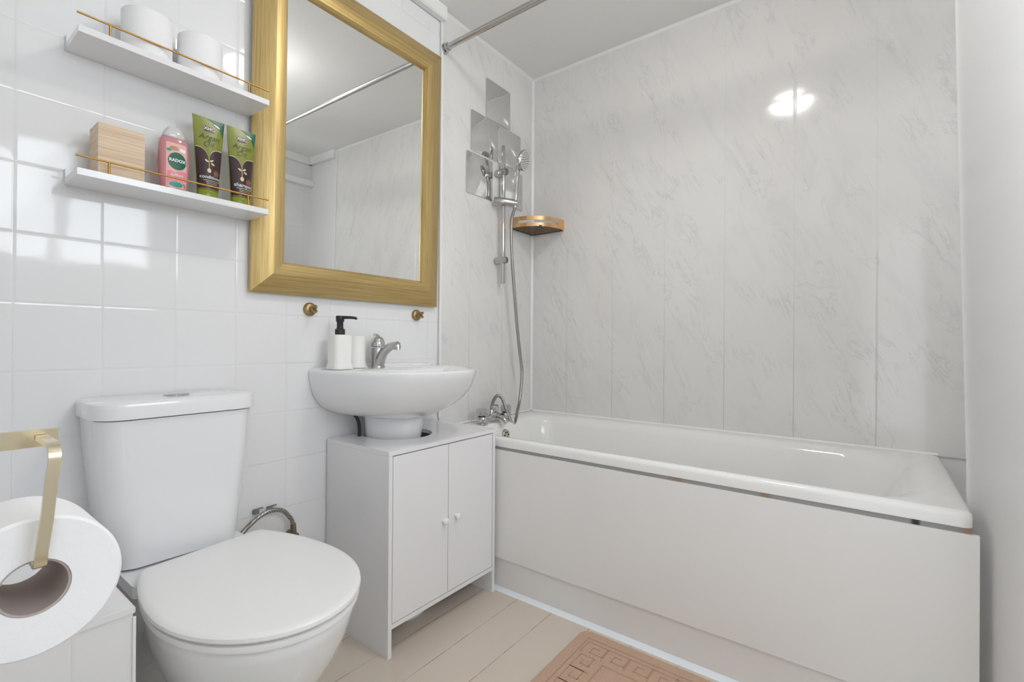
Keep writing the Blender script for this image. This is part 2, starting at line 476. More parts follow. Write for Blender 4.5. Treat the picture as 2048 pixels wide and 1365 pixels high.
# right wall with the window opening
WY0, WY1, WZ0, WZ1 = -2.0, -1.0, 1.40, 2.12
struct(part('wall_right', B((XR, XR+.12, YF, WY0, -.06, H), (XR, XR+.12, WY1, .12, -.06, H), (XR, XR+.12, WY0, WY1, -.06, WZ0), (XR, XR+.12, WY0, WY1, WZ1, H)), M['tile_right'], smooth=False))
struct(part('wall_front', B(0, XR, YF-.12, YF, -.06, H), M['tile_front'], smooth=False))
win = struct(bpy.data.objects.new('window_1', None)); C.objects.link(win); win.location = (XR+.05, (WY0+WY1)/2, WZ0); ORG[win.name] = Vector(win.location)
fw = .045
part('window_frame', B((XR+.03, XR+.09, WY0, WY1, WZ0, WZ0+fw), (XR+.03, XR+.09, WY0, WY1, WZ1-fw, WZ1), (XR+.03, XR+.09, WY0, WY0+fw, WZ0+fw, WZ1-fw), (XR+.03, XR+.09, WY1-fw, WY1, WZ0+fw, WZ1-fw), (XR+.03, XR+.09, -1.52, -1.48, WZ0+fw, WZ1-fw)), M['trim'], win, bevel=.004)
part('window_pane', B((XR+.055, XR+.061, WY0+fw, -1.52, WZ0+fw, WZ1-fw), (XR+.055, XR+.061, -1.48, WY1-fw, WZ0+fw, WZ1-fw)), M['daylight_pane'], win, smooth=False)
# edge trims of the panelling
t = .008
struct(part('trim_1', B(.005, .011, -.710, -.698, .64, H), M['trim'], bevel=.002))
def quarter(p0, p1, a, b, r=.009):
    p0, p1, a, b = Vector(p0), Vector(p1), Vector(a), Vector(b)
    prof = [Vector((0,0,0)), a*r]+[(a*math.cos(x)+b*math.sin(x))*r*.62+(a+b)*0 for x in ()]+[(a+b)*r*.42, b*r]
    bm = bmesh.new(); loft(bm, [[p0+q for q in prof], [p1+q for q in prof]]); return bm
struct(part('trim_2', quarter((.005, 0, ZR), (.005, 0, H), (1,0,0), (0,-1,0), .010), M['trim']))
struct(part('trim_3', quarter((.005, 0, H), (1.965, 0, H), (0,-1,0), (0,0,-1), .010), M['trim']))
struct(part('trim_4', quarter((.005, -.698, H), (.005, 0, H), (1,0,0), (0,0,-1), .010), M['trim']))
struct(part('trim_5', B(1.958, 1.970, -.006, .006, ZR, H), M['trim'], bevel=.002))
struct(part('trim_6', quarter((.0, -.7037, .0), (1.72, -.7037, .0), (0,-1,0), (0,0,1), .014), M['caulk']))
struct(part('trim_7', quarter((.02, -.001, ZR), (1.695, -.001, ZR), (0,-1,0), (0,0,1), .007), M['trim']))
struct(part('trim_8', quarter((.006, -.66, ZR), (.006, -.01, ZR), (1,0,0), (0,0,1), .007), M['trim']))
# ceiling coving (square trunking) on the tiled lengths of wall
def coving(name, p0, p1, inn):
    p0, p1, inn = Vector(p0), Vector(p1), Vector(inn)
    prof = [(0, 0), (0, -.050), (.006, -.056), (.030, -.056), (.036, -.050), (.036, 0)]
    bm = bmesh.new(); loft(bm, [[p+inn*a+Vector((0,0,b)) for a, b in prof] for p in (p0, p1)])
    return struct(part(name, bm, M['trim']))
coving('trim_9', (0, YF, H), (0, -.700, H), (1,0,0))
coving('trim_10', (1.97, .006, H), (XR, .006, H), (0,-1,0))
coving('trim_11', (XR, .006, H), (XR, YF, H), (-1,0,0))
# high white ledge on the right wall seen in the mirror
struct(part('trim_12', B((XR-.05, XR, -.62, .004, 2.19, 2.235)), M['trim'], bevel=.003))
# unseen glazed door on the front wall, added to brighten the lower room
d1 = struct(bpy.data.objects.new('fill_door', None)); C.objects.link(d1); d1.location = (1.9, YF, 0); ORG[d1.name] = Vector(d1.location)
part('fill_door_leaf', B((1.36, 1.46, YF+.004, YF+.030, .01, 1.98), (2.00, 2.10, YF+.004, YF+.030, .01, 1.98), (1.46, 2.00, YF+.004, YF+.030, .01, .16), (1.46, 2.00, YF+.004, YF+.030, 1.86, 1.98)), M['white_paint'], d1, bevel=.003)
part('fill_door_glass', B(1.46, 2.00, YF+.012, YF+.018, .16, 1.86), M['fill_door_pane'], d1, smooth=False)
part('fill_door_frame', B((1.29, 1.355, YF, YF+.045, 0, 2.05), (2.105, 2.17, YF, YF+.045, 0, 2.05), (1.355, 2.105, YF, YF+.045, 1.985, 2.05)), M['white_paint'], d1, bevel=.003)

# ================================================================== CEILING LIGHT
cl = thing('ceiling_light', 'round opal ceiling light, mirrored in the glossy panels and wall tiles', 'ceiling light', (1.12, -1.04, H))
part('light_base', lathe((1.12, -1.04, H), [(.118, 0), (.118, -.018), (.112, -.022)], 48), M['white_paint'], cl)
part('diffuser', lathe((1.12, -1.04, H), [(.110, -.0225), (.108, -.04), (.095, -.058), (.06, -.070), (.02, -.074)], 48), M['lamp'], cl)

# ================================================================== TILED BOXING
bxt = thing('pipe_boxing', 'low white tiled pipe boxing at the left, under the toilet roll holder', 'pipe boxing', (.25, -2.1, 0))
part('boxing_front', B(0.0005, .500, YF+.0005, -1.913, 0, .5), M['tile_box'], bxt, smooth=False)
part('boxing_top', B(.0005, .503, YF+.0005, -1.910, .5, .509), M['tile_boxtop'], bxt, bevel=.0015)
part('corner_trim', B(.4995, .5035, -1.9135, -1.909, 0, .4925), M['trim'], bxt, smooth=False)

# ================================================================== BATH
ba = thing('bathtub', 'white acrylic bath along the marble panelled back wall', 'bathtub', (.85, -.36, 0))
X0, X1, Y0, Y1 = .006, 1.700, -.707, -.002
def bring(dx0, dx1, dy0, dy1, rad, z): return rr_ring(X0+dx0, X1-dx1, Y0+dy0, Y1-dy1, rad, z, 10)
bm = bmesh.new()
rings = [bring(.006, .006, .006, .004, .018, .562), bring(0, 0, 0, 0, .02, .562), bring(0, 0, 0, 0, .02, .584), bring(.002, .002, .002, .001, .02, .591), bring(.008, .008, .008, .003, .02, .5962),
         bring(.02, .02, .02, .008, .02, .5968), bring(.10, .065, .030, .050, (.10, .13, .13, .10), .5966),
         bring(.108, .080, .037, .062, (.10, .14, .14, .10), .593), bring(.118, .100, .046, .078, (.11, .16, .16, .11), .582), bring(.124, .118, .056, .088, (.12, .19, .19, .12), .560),
         bring(.135, .165, .070, .100, (.12, .21, .21, .12), .48), bring(.150, .26, .085, .112, (.13, .22, .22, .13), .36),
         bring(.175, .37, .100, .125, (.13, .2, .2, .13), .24), bring(.22, .46, .135, .155, (.12, .16, .16, .12), .19), bring(.30, .56, .2, .21, (.08, .1, .1, .08), .18)]
loft(bm, rings, False, True)
part('tub_shell', bm, M['bath'], ba)
# overflow grille on the tap end
ofc = Vector((.137, -.395, .535))
o1 = part('overflow_cover', lathe(ofc, [(.026, -.010), (.026, .000), (.023, .004), (.012, .005), (.003, .005)], 32, 'x'), simple('overflow_chrome', (.62, .58, .50), .25, metal=1), ba)
bm = bmesh.new()
for k in range(6):
    a = k*PI/3
    cyl(bm, ofc+Vector((.0035, math.cos(a)*.014, math.sin(a)*.014)), ofc+Vector((.0062, math.cos(a)*.014, math.sin(a)*.014)), .0042, n=12)
part('overflow_hole', bm, M['rubber'], o1)
# bath panel
sp = part('side_panel', B(.002, 1.7085, -.7125, -.700, .128, .5495), M['panel'], ba, bevel=.002)
part('plinth', B(.002, 1.7085, -.7035, -.690, .0, .1275), M['panel'], ba, bevel=.001)
part('batten', B(.010, 1.697, -.7055, -.690, .5497, .5618), M['batten'], ba, smooth=False)

# ================================================================== BATH MIXER TAP, SLIDE RAIL SHOWER
PX = .094
bt = thing('bath_shower_mixer', 'chrome two handled bath tap with shower hose outlet at the end of the bath', 'bath tap', (PX, -.43, ZR))
for y in (-.52, -.342):
    part('tap_pillar', lathe((PX, y, ZR), [(.027, .0002), (.027, .004), (.020, .008), (.022, .018), (.027, .026), (.024, .034), (.014, .038)], 24), M['chrome'], bt)
    bm = bmesh.new()
    rings = []
    for z, s in ((.038, .017), (.041, .024), (.058, .026), (.068, .025), (.073, .017)):
        rings.append([Vector((PX+math.cos(2*PI*i/24)*s*(1+.07*math.cos(6*2*PI*i/24)), y+math.sin(2*PI*i/24)*s*(1+.07*math.cos(6*2*PI*i/24)), ZR+z)) for i in range(24)])
    loft(bm, rings); part('tap_handle', bm, M['chrome'], bt)
bm = bmesh.new()
pts = spline([(PX, -.505, ZR+.022), (PX, -.47, ZR+.022), (PX, -.431, ZR+.026), (PX, -.39, ZR+.022), (PX, -.357, ZR+.022)], 8)
tube(bm, pts, lambda t: .011+.013*math.exp(-((t-.5)/.2)**2), 20)
part('mixer_body', bm, M['chrome'], bt)
bm = bmesh.new()
pts = spline([(PX+.008, -.431, ZR+.026), (PX+.03, -.431, ZR+.025), (PX+.055, -.431, ZR+.018), (PX+.072, -.431, ZR+.002)], 8)
tube(bm, pts, lambda t: .016-.003*t, 20)
part('spout', bm, M['chrome'], bt)
part('diverter_knob', lathe((PX, -.431, ZR), [(.012, .048), (.018, .052), (.021, .060), (.020, .078), (.013, .083)], 20), M['chrome'], bt)
HO = (PX, -.452, ZR+.034)
part('hose_outlet', lathe(HO, [(.012, 0), (.012, .022), (.009, .026)], 18), M['chrome'], bt)

sr = thing('shower_slide_rail', 'chrome slide rail for the hand shower, screwed over the mirror tiles', 'shower rail', (.05, -.318, 1.26))
BX, BY = .052, -.320
bm = bmesh.new(); cyl(bm, (BX, BY, 1.262), (BX, BY, 1.945), .0105, n=24, prof=[(0, .009), (.006, .0105), (.994, .0105), (1, .009)])
part('rail', bm, M['chrome'], sr)
for z in (1.815, 1.378):
    bm = bmesh.new(); cyl(bm, (.0095, BY, z), (BX+.022, BY, z), .017, n=28, prof=[(0, .0165), (.03, .0178), (.93, .0178), (1, .0155)])
    part('rail_bracket', bm, M['satin_chrome'], sr)
sv = Vector((.06, .058, -.006)).normalized()
sc0 = Vector((BX-.026, BY-.042, 1.668)); sc1 = sc0+sv*.118
bm = bmesh.new(); cyl(bm, sc0, sc1, .02, n=28, prof=[(0, .017), (.04, .0205), (.5, .020), (.85, .017), (1, .013)])
part('slider_clamp', bm, M['satin_chrome'], sr)

hs = thing('hand_shower', 'chrome hand shower with round spray head, clipped on the slide rail', 'hand shower', (.10, -.27, 1.66))
hb = sc1+Vector((-.012, -.006, -.020))
head = Vector((.140, -.276, 1.868)); hn = Vector((.93, .22, -.22)).normalized()
bm = bmesh.new()
pts = spline([hb, hb+Vector((.004, .001, .06)), hb+Vector((.008, .001, .12)), hb+Vector((.013, .0, .165)), head-hn*.022+Vector((0, 0, -.022)), head-hn*.012], 8)
tube(bm, pts, lambda t: .0095+.0035*math.sin(PI*min(1, t*1.1))+.008*max(0, t-.7), 18)
part('handle', bm, M['chrome'], hs)
bm = bmesh.new(); cyl(bm, head-hn*.022, head+hn*.010, .05, n=40, prof=[(0, .018), (.25, .036), (.6, .049), (.85, .0515), (1, .049)])
part('spray_head', bm, M['chrome'], hs)
bm = bmesh.new(); cyl(bm, head+hn*.0100, head+hn*.0125, .046, n=40)
sf = part('spray_face', bm, simple('spray_face_grey', (.62, .62, .63), .35), hs)
bm = bmesh.new(); u, v = frame_of(hn)
for rr_, k in ((.008, 5), (.018, 10), (.028, 14), (.037, 20)):
    for i in range(k):
        a = 2*PI*i/k+rr_*40; c = head+hn*.0124+(u*math.cos(a)+v*math.sin(a))*rr_
        cyl(bm, c, c+hn*.0022, .0019, n=6)
o = part('spray_nozzles', bm, simple('nozzle_rubber', (.12, .12, .13), .5), sf)
# flexible hose
hp = [Vector(HO)+Vector((0, 0, .026)), (.099, -.450, .686), (.102, -.432, .713), (.103, -.407, .719), (.106, -.385, .700), (.110, -.363, .655), (.116, -.338, .600), (.120, -.314, .577), (.118, -.292, .594), (.114, -.274, .632), (.110, -.248, .695), (.102, -.222, .82), (.094, -.232, .93),
      (.09, -.254, 1.08), (.09, -.275, 1.23), (.09, -.292, 1.36), (.092, -.305, 1.48), (.096, -.306, 1.58), hb+Vector((0, 0, -.004))]
bm = bmesh.new(); tube(bm, spline(hp, 22), .0082, 12, rib=.16)
tag(part('shower_hose', bm, M['hose'], origin=HO), 'long flexible steel shower hose looping from the bath tap up to the hand shower', 'shower hose')

# ================================================================== SHOWER CURTAIN ROD AND CURTAIN
rd = thing('curtain_rod', 'chrome shower curtain rod crossing just under the ceiling', 'curtain rod', (0.006, -.69, 2.262))
ROZ = 2.262
bm = bmesh.new(); cyl(bm, (.030, -.69, ROZ), (1.25, -.69, ROZ), .0125, n=28); part('outer_pole', bm, M['satin_chrome'], rd)
bm = bmesh.new(); cyl(bm, (1.25, -.69, ROZ), (XR-.004, -.69, ROZ), .0105, n=28); part('inner_pole', bm, M['satin_chrome'], rd)
bm = bmesh.new(); cyl(bm, (.0112, -.69, ROZ), (.034, -.69, ROZ), .02, n=28, prof=[(0, .021), (.3, .021), (.34, .014), (.6, .014), (.64, .018), (1, .017)]); fl = part('end_cap', bm, M['chrome'], rd)
bm = bmesh.new(); cyl(bm, (.024, -.69, ROZ-.016), (.024, -.69, ROZ-.026), .003, n=10); part('grub_screw', bm, M['chrome'], fl)

bm = bmesh.new()
cols = 420; rows = 60; grid = []
def curt(s, z):
    # s 0..1 along the cloth: first fold comes towards the room, the rest is gathered along the rod
    q = s*5.0; i = int(min(4, q)); fr = q-i
    e = .5-.5*math.cos(PI*fr)
    low = max(0., min(1., (z-.65)/1.15))
    xl = 1.703-.024*low
    yA, yB = -.56, -.86
    xs_ = [xl, 1.766, 1.83, 1.93, 2.00, 2.09]
    ys_ = [yA, yB, -.60, -.90, -.58, -.84]
    x = xs_[i]+(xs_[i+1]-xs_[i])*fr; y = ys_[i]+(ys_[i+1]-ys_[i])*e
    x += .0045*math.sin(fr*PI*2.2+z*1.7)*math.sin(PI*fr)
    y += .012*math.sin(z*2.3+i)*(1 if i else fr)
    k = max(0., min(1., (z-1.93)/.29)); k = k*k*(3-2*k)
    xt = 1.735+.35*s; yt = -.69+.035*math.sin(s*2*PI*11)
    return Vector((x*(1-k)+xt*k, y*(1-k)+yt*k, z))
for j in range(rows+1):
    z = .13+(2.238-.13)*j/rows
    grid.append([bm.verts.new(curt(i/cols, z)) for i in range(cols+1)])
for j in range(rows):
    for i in range(cols): bm.faces.new((grid[j][i], grid[j][i+1], grid[j+1][i+1], grid[j+1][i]))
sc_ = thing('shower_curtain', 'white fabric shower curtain drawn back at the right beside the bath end', 'shower curtain', (1.75, -.7, .13))
o = part('curtain_cloth', bm, M['curtain'], sc_)
for k in range(11):
    x = 1.745+.35*k/11; yt = -.69
    bm = bmesh.new()
    pts = [(x, yt+.0185*math.cos(a), ROZ-.003+.0205*math.sin(a)) for a in [2*PI*i/24 for i in range(25)]]
    tube(bm, pts, .0016, 8); part('curtain_ring', bm, M['chrome'], sc_)

# ================================================================== MIRROR TILES ON THE PANELLING
S5 = 'self-adhesive mirror tiles by the shower rail'
for lab, y0, y1, z0, z1 in (
    ('square mirror tile at the very top of the cluster above the shower rail', -.405, -.212, 2.070, 2.265),
    ('square mirror tile in the middle row, left of the shower rail', -.513, -.317, 1.876, 2.068),
    ('square mirror tile in the middle row, right of the shower rail', -.3165, -.118, 1.878, 2.068),
    ('square mirror tile in the lowest row, left of the shower rail', -.544, -.352, 1.671, 1.866),
    ('square mirror tile in the lowest row, behind the hand shower', -.292, -.100, 1.676, 1.870)):
    bm = bmesh.new()
    def ring(x, ins):
        r = rr_ring(y0+ins, y1-ins, z0+ins, z1-ins, .010, 0, 5)
        return [Vector((x, q.x, q.y)) for q in r]
    loft(bm, [ring(.0055, .0), ring(.0088, .0), ring(.0092, .0006)])
    tag(part('mirror_tile', bm, M['mirror_tile'], origin=(.0055, (y0+y1)/2, z0)), lab, 'mirror tile', S5)

# ================================================================== CORNER CADDY
cd = thing('corner_caddy', 'gold corner shower shelf with black slatted base', 'shower shelf', (.006, -.001, 1.563))
R_ = .205
def arc(r, a0=0, a1=.5*PI, n=40): return [(.0055+r*math.cos(a0+(a1-a0)*i/n), -.0005-r*math.sin(a0+(a1-a0)*i/n)) for i in range(n+1)]
def sup(r, n=44):
    out = []
    for i in range(n+1):
        a = .5*PI*i/n; ca, sa = math.cos(a), math.sin(a); k = (ca**2.5+sa**2.5)**(-1/2.5)
        out.append((.0055+r*k*ca, -.0005-r*k*sa))
    return out
bm = bmesh.new()
# rim band in two rails with a slot between
for z0, z1 in ((1.566, 1.584), (1.598, 1.618)):
    o_, i_ = sup(R_), sup(R_-.003)
    rings = [[Vector((p[0], p[1], z0)), Vector((p[0], p[1], z1)), Vector((q[0], q[1], z1)), Vector((q[0], q[1], z0))] for p, q in zip(o_, i_)]
    loft(bm, rings)
o_, i_ = sup(R_), sup(R_-.003); n = len(o_)
for a, b in ((0, 7), (n-8, n-1)):
    rings = [[Vector((p[0], p[1], 1.584)), Vector((p[0], p[1], 1.598)), Vector((q[0], q[1], 1.598)), Vector((q[0], q[1], 1.584))] for p, q in list(zip(o_, i_))[a:b+1]]
    loft(bm, rings)
part('rim_band', bm, M['copper_gold'], cd)
bm = bmesh.new()
box(bm, .0056, .0075, -R_+.004, -.0008, 1.566, 1.606); box(bm, .0056, R_, -.0026, -.0008, 1.566, 1.606)
part('back_flange', bm, M['copper_gold'], cd)
bm = bmesh.new()
for r in (.198, .176, .154, .132, .110, .088, .066, .044):
    o_, i_ = sup(r), sup(r-.0075)
    loft(bm, [[Vector((p[0], p[1], 1.5625)), Vector((p[0], p[1], 1.5655)), Vector((q[0], q[1], 1.5655)), Vector((q[0], q[1], 1.5625))] for p, q in zip(o_, i_)])
box(bm, .0056, R_-.003, -.012, -.003, 1.5620, 1.5650); box(bm, .0076, .0166, -R_+.004, -.003, 1.5620, 1.5650)
vv = box(bm, 0, .24, -.008, .008, 1.5622, 1.5652)
Rm = Matrix.Translation(Vector((.008, -.003, 0)))@Matrix.Rotation(-PI/4, 4, 'Z')
for q in vv: q.co = Rm@q.co
part('slatted_base', bm, M['black_metal'], cd)

# ================================================================== BASIN, PEDESTAL, TAP
ZB = .876
bs = thing('wash_basin', 'white ceramic wash basin on the left wall above the small cabinet', 'wash basin', (.0, -1.03, .70))
def dring(dep, hw, z, p=2.2, n=64, back=.003, yc=-1.036, sq=.35):
    """D-shaped ring open side against the wall; goes round counter-clockwise"""
    out = []
    for i in range(n):
        a = -PI/2+PI*i/(n-1)
        c, s = max(0., math.cos(a)), math.sin(a)
        out.append(Vector((back+(dep-back)*(c**(2/p)), yc+hw*math.copysign(abs(s)**(2/2.5), s), z)))
    return out
bm = bmesh.new()
rings = [dring(.225, .105, .703, 2.0), dring(.250, .125, .707), dring(.288, .185, .722), dring(.335, .226, .747), dring(.375, .250, .777), dring(.405, .264, .812), dring(.421, .270, .845),
         dring(.428, .2725, .862), dring(.428, .272, .871), dring(.423, .269, .8755), dring(.414, .262, .877)]
# inner bowl: ring slides forward so that a tap deck remains at the back
def iring(x0, dep, hw, z, p=2.3):
    out = []
    n = 64
    for i in range(n):
        a = -PI/2+PI*i/(n-1)
        c, s = max(0., math.cos(a)), math.sin(a)
        out.append(Vector((x0+(dep-x0)*(c**(2/p)), -1.036+hw*math.copysign(abs(s)**(2/2.5), s), z)))
    return out
rings += [iring(.135, .402, .235, .8765), iring(.142, .395, .226, .873), iring(.150, .385, .214, .860), iring(.165, .360, .185, .820), iring(.19, .32, .13, .785), iring(.22, .28, .06, .775)]
loft(bm, rings)
bmesh.ops.remove_doubles(bm, verts=bm.verts, dist=.00005)
part('basin_bowl', bm, M['ceramic'], bs)
# low splash lip along the wall
bm = bmesh.new()
rings = []
for y, h in [(-1.298, .0), (-1.28, .006), (-1.2, .010), (-1.03, .012), (-.86, .010), (-.78, .006), (-.762, .0)]:
    rings.append([Vector((.001, y, ZB-.002)), Vector((.024, y, ZB-.002)), Vector((.020, y, ZB+.001+h*.6)), Vector((.010, y, ZB+.001+h)), Vector((.001, y, ZB+.001+h))])
loft(bm, rings); part('splash_lip', bm, M['ceramic'], bs)
part('basin_waste', lathe((.25, -1.03, .7755), [(.022, 0), (.022, .003), (.012, .004)], 24), M['chrome'], bs)
pd = thing('basin_pedestal', 'white ceramic pedestal under the basin, rising through the cabinet', 'pedestal', (.12, -1.03, 0))
def pring(fx, hw, z):
    out = []
    for i in range(40):
        a = -PI/2+PI*i/39
        out.append(Vector((.075+(fx-.075)*max(0, math.cos(a))**.9, -1.03+hw*math.sin(a), z)))
    out += [Vector((.055, -1.03+hw*.9, z)), Vector((.055, -1.03-hw*.9, z))]
    return out
bm = bmesh.new()
loft(bm, [pring(.238, .112, 0), pring(.238, .112, .03), pring(.222, .098, .07), pring(.205, .088, .2), pring(.205, .088, .4), pring(.212, .094, .6), pring(.218, .100, .66), pring(.222, .104, .7025)])
part('pedestal_column', bm, M['ceramic'], pd)
# basin tap
tp = thing('basin_tap', 'chrome single lever mixer tap on the basin', 'tap', (.055, -1.03, ZB))
TX, TY = .052, -1.065
part('tap_body', lathe((TX, TY, ZB), [(.027, .0008), (.027, .004), (.0245, .008), (.0235, .035), (.024, .068), (.022, .073)], 32), M['satin_chrome'], tp)
bm = bmesh.new()
pts = spline([(TX+.006, TY, ZB+.012), (TX+.018, TY, ZB+.035), (TX+.040, TY, ZB+.060), (TX+.075, TY+.001, ZB+.078), (TX+.112, TY+.002, ZB+.085)], 8)
tube(bm, pts, lambda t: .021-.0085*t, 20); part('spout', bm, M['satin_chrome'], tp)
bm = bmesh.new(); cyl(bm, (TX+.108, TY+.002, ZB+.088), (TX+.112, TY+.002, ZB+.066), .0125, n=24, prof=[(0, .008), (.2, .0125), (.65, .0125), (.7, .0105), (1, .0105)])
part('aerator', bm, M['chrome'], tp)
part('lever_head', lathe((TX, TY, ZB), [(.021, .076), (.0265, .078), (.0265, .088), (.0235, .102), (.016, .112), (.005, .1155)], 32), M['chrome'], tp)
bm = bmesh.new(); tube(bm, spline([(TX+.004, TY, ZB+.110), (TX-.006, TY, ZB+.1185), (TX-.020, TY-.001, ZB+.121)], 6), lambda t: .007-.002*t, 12)
part('lever', bm, M['chrome'], tp)

# soap dispenser and tumbler
def rrsq(cx, cy, h, r, z): return rr_ring(cx-h, cx+h, cy-h, cy+h, r, z, 8)
sd = thing('soap_dispenser', 'white square soap dispenser with black pump, front left of the basin', 'soap dispenser', (.085, -1.225, ZB))
cx, cy = .080, -1.241
bm = bmesh.new()
loft(bm, [rrsq(cx, cy, .0335, .016, ZB+.0015), rrsq(cx, cy, .035, .017, ZB+.003), rrsq(cx, cy, .035, .017, ZB+.016), rrsq(cx, cy, .0325, .017, ZB+.022), rrsq(cx, cy, .0325, .017, ZB+.112), rrsq(cx, cy, .030, .017, ZB+.117), rrsq(cx, cy, .016, .012, ZB+.1185)])
part('bottle', bm, M['matte_white'], sd)
part('pump_collar', lathe((cx, cy, ZB), [(.0155, .1185), (.0165, .1195), (.0165, .136), (.0115, .139), (.0105, .144)], 28), M['black_plastic'], sd)
bm = lathe((cx, cy, ZB), [(.0105, .144), (.0105, .160), (.0135, .164), (.0140, .178), (.0125, .182)], 28)
tube(bm, spline([(cx+.004, cy+.004, ZB+.1765), (cx+.026, cy+.020, ZB+.1765), (cx+.042, cy+.031, ZB+.1745), (cx+.045, cy+.033, ZB+.170)], 5), lambda t: .0056-.0018*t, 12)
part('pump_nozzle', bm, M['black_plastic'], sd)
cx, cy = .042, -1.152
bm = bmesh.new()
def cring(r, z): return [Vector((cx+r*math.cos(2*PI*i/40), cy+r*math.sin(2*PI*i/40), z)) for i in range(40)]
loft(bm, [cring(.0335, ZB+.0015), cring(.035, ZB+.003), cring(.035, ZB+.018), cring(.0325, ZB+.022), cring(.0325, ZB+.114), cring(.0310, ZB+.1155), cring(.0295, ZB+.114), cring(.0295, ZB+.012)])
tag(part('tumbler', bm, M['matte_white'], origin=(cx, cy, ZB)), 'plain white bathroom tumbler standing between soap dispenser and tap', 'tumbler')

# ================================================================== CABINET
cb = thing('vanity_cabinet', 'white two door cabinet on the floor under the basin', 'cabinet', (.17, -.985, 0))
cx1 = .342; ya, yb = -1.240, -.727; zt = .634; th = .014
for y0, y1 in ((ya, ya+th), (yb-th, yb)):
    part('side_panel', B(.006, cx1, y0, y1, 0, zt-.0145), M['laminate'], cb, bevel=.0008)
# top with U-shaped cut-out for the pedestal
bm = bmesh.new()
cut = []
for i in range(25):
    a = -PI/2+PI*i/24; cut.append((.13+.115*max(0, math.cos(a)), -1.022+.118*math.sin(a)))
outl = [(.006, ya), (cx1, ya), (cx1, yb), (.006, yb), (.006, -.904)]+[(x, y) for x, y in cut[::-1]]+[(.006, -1.140)]
for z in (zt-.014, zt): pass
lo = [bm.verts.new((x, y, zt-.014)) for x, y in outl]; hi = [bm.verts.new((x, y, zt)) for x, y in outl]
bm.faces.new(lo[::-1]); bm.faces.new(hi)
for i in range(len(outl)):
    j = (i+1) % len(outl); bm.faces.new((lo[i], lo[j], hi[j], hi[i]))
bmesh.ops.triangulate(bm, faces=[f for f in bm.faces if len(f.verts) > 4])
part('cabinet_top', bm, M['laminate'], cb, smooth=False)
part('cabinet_floor', B(.250, cx1-.0005, ya+th+.0003, yb-th-.0003, .086, .100), M['laminate'], cb, bevel=.0008)
ym = -.983
for y0, y1, ky in ((ya+th+.003, ym-.0012, -1.006), (ym+.0012, yb-th-.003, -.945)):
    d = part('cabinet_door', B(cx1-.016, cx1-.001, y0, y1, .103, zt-.0175), M['laminate'], cb, bevel=.001)
    bm = bmesh.new(); cyl(bm, (cx1-.001, ky, .357), (cx1+.020, ky, .357), .011, n=24, prof=[(0, .006), (.35, .006), (.5, .0105), (.75, .0115), (.93, .009), (1, .005)])
    part('door_knob', bm, M['plastic_white'], d)
# flexible supply pipe of the basin behind the pedestal
bm = bmesh.new(); tube(bm, spline([(.045, -1.19, .735), (.05, -1.165, .715), (.06, -1.15, .68), (.06, -1.148, .60), (.05, -1.148, .40)], 12), .006, 12)
tag(part('supply_pipe', bm, M['rubber'], origin=(.05, -1.15, .4)), 'dark flexible water pipe dropping from the basin behind the pedestal', 'pipe')

# ================================================================== TOILET
to = thing('toilet', 'white close coupled toilet with closed lid on the left wall', 'toilet', (.36, -1.70, 0))
TC = -1.725
def cist(x1, hw, z, r=.055): return rr_ring(.004, x1, TC-hw, TC+hw, (.012, r, r, .012), z, 8)
bm = bmesh.new()
loft(bm, [cist(.158, .126, .440, .045), cist(.168, .135, .445, .05), cist(.171, .138, .458), cist(.176, .150, .58), cist(.180, .162, .70), cist(.182, .1675, .789)])
part('cistern', bm, M['ceramic'], to)
bm = bmesh.new()
loft(bm, [cist(.183, .169, .7905), cist(.190, .175, .7925, .06), cist(.190, .175, .818, .06), cist(.188, .173, .826, .06), cist(.180, .166, .831, .055), cist(.165, .152, .832, .045)])
cl_ = part('cistern_lid', bm, M['ceramic'], to)
bm = lathe((.098, TC+.004, .8322), [(.028, .0), (.028, .003), (.024, .005), (.010, .0055)], 36)
part('flush_button', bm, M['chrome'], cl_)
LC = -1.682
def seat(ins, z):
    """rounded D outline of lid and seat: elliptical front, sides easing in to a nearly straight back edge"""
    xc, L, w = .455, .252, .193
    out = []
    for i in range(41):
        a = PI/2-PI*i/40
        out.append(Vector((xc+(L-ins)*math.cos(a), LC+(w-ins)*math.sin(a), z)))
    lx, rx = .214+ins, .185+ins                       # left and right back corners (the lid sits slightly askew)
    def hw(x): return w-ins-.056*((xc-x)/.26)**2
    r = .022
    for k in range(1, 11): x = xc+(lx+r-xc)*k/10; out.append(Vector((x, LC-hw(x), z)))
    yl = LC-hw(lx+r)+.002
    for k in range(1, 6): a = k/5*PI/2; out.append(Vector((lx+r-r*math.sin(a), yl+r-r*math.cos(a), z)))
    yr = LC+hw(rx+r)-.002
    for k in range(0, 6): a = k/5*PI/2; out.append(Vector((rx+r-r*math.cos(a), yr-r+r*math.sin(a), z)))
    for k in range(1, 10): x = rx+r+(xc-rx-r)*k/10; out.append(Vector((x, LC+hw(x), z)))
    return out
bm = bmesh.new()
loft(bm, [seat(.026, .4452), seat(.004, .4454), seat(0, .450), seat(.001, .456), seat(.005, .4595), seat(.014, .4610), seat(.05, .4622)])
part('toilet_lid', bm, M['plastic_white'], to)
bm = bmesh.new()
loft(bm, [seat(.03, .4262), seat(.008, .4268), seat(.004, .429), seat(.003, .432), seat(.005, .4395), seat(.012, .4418), seat(.03, .442)])
part('toilet_seat', bm, M['plastic_white'], to)
def bowl(sx, sw, z, xr=.20, sh=0):
    r = seat(.008, z)
    return [Vector((xr+(q.x-xr)*sx+sh, LC+(q.y-LC)*sw, z)) for q in r]
bm = bmesh.new()
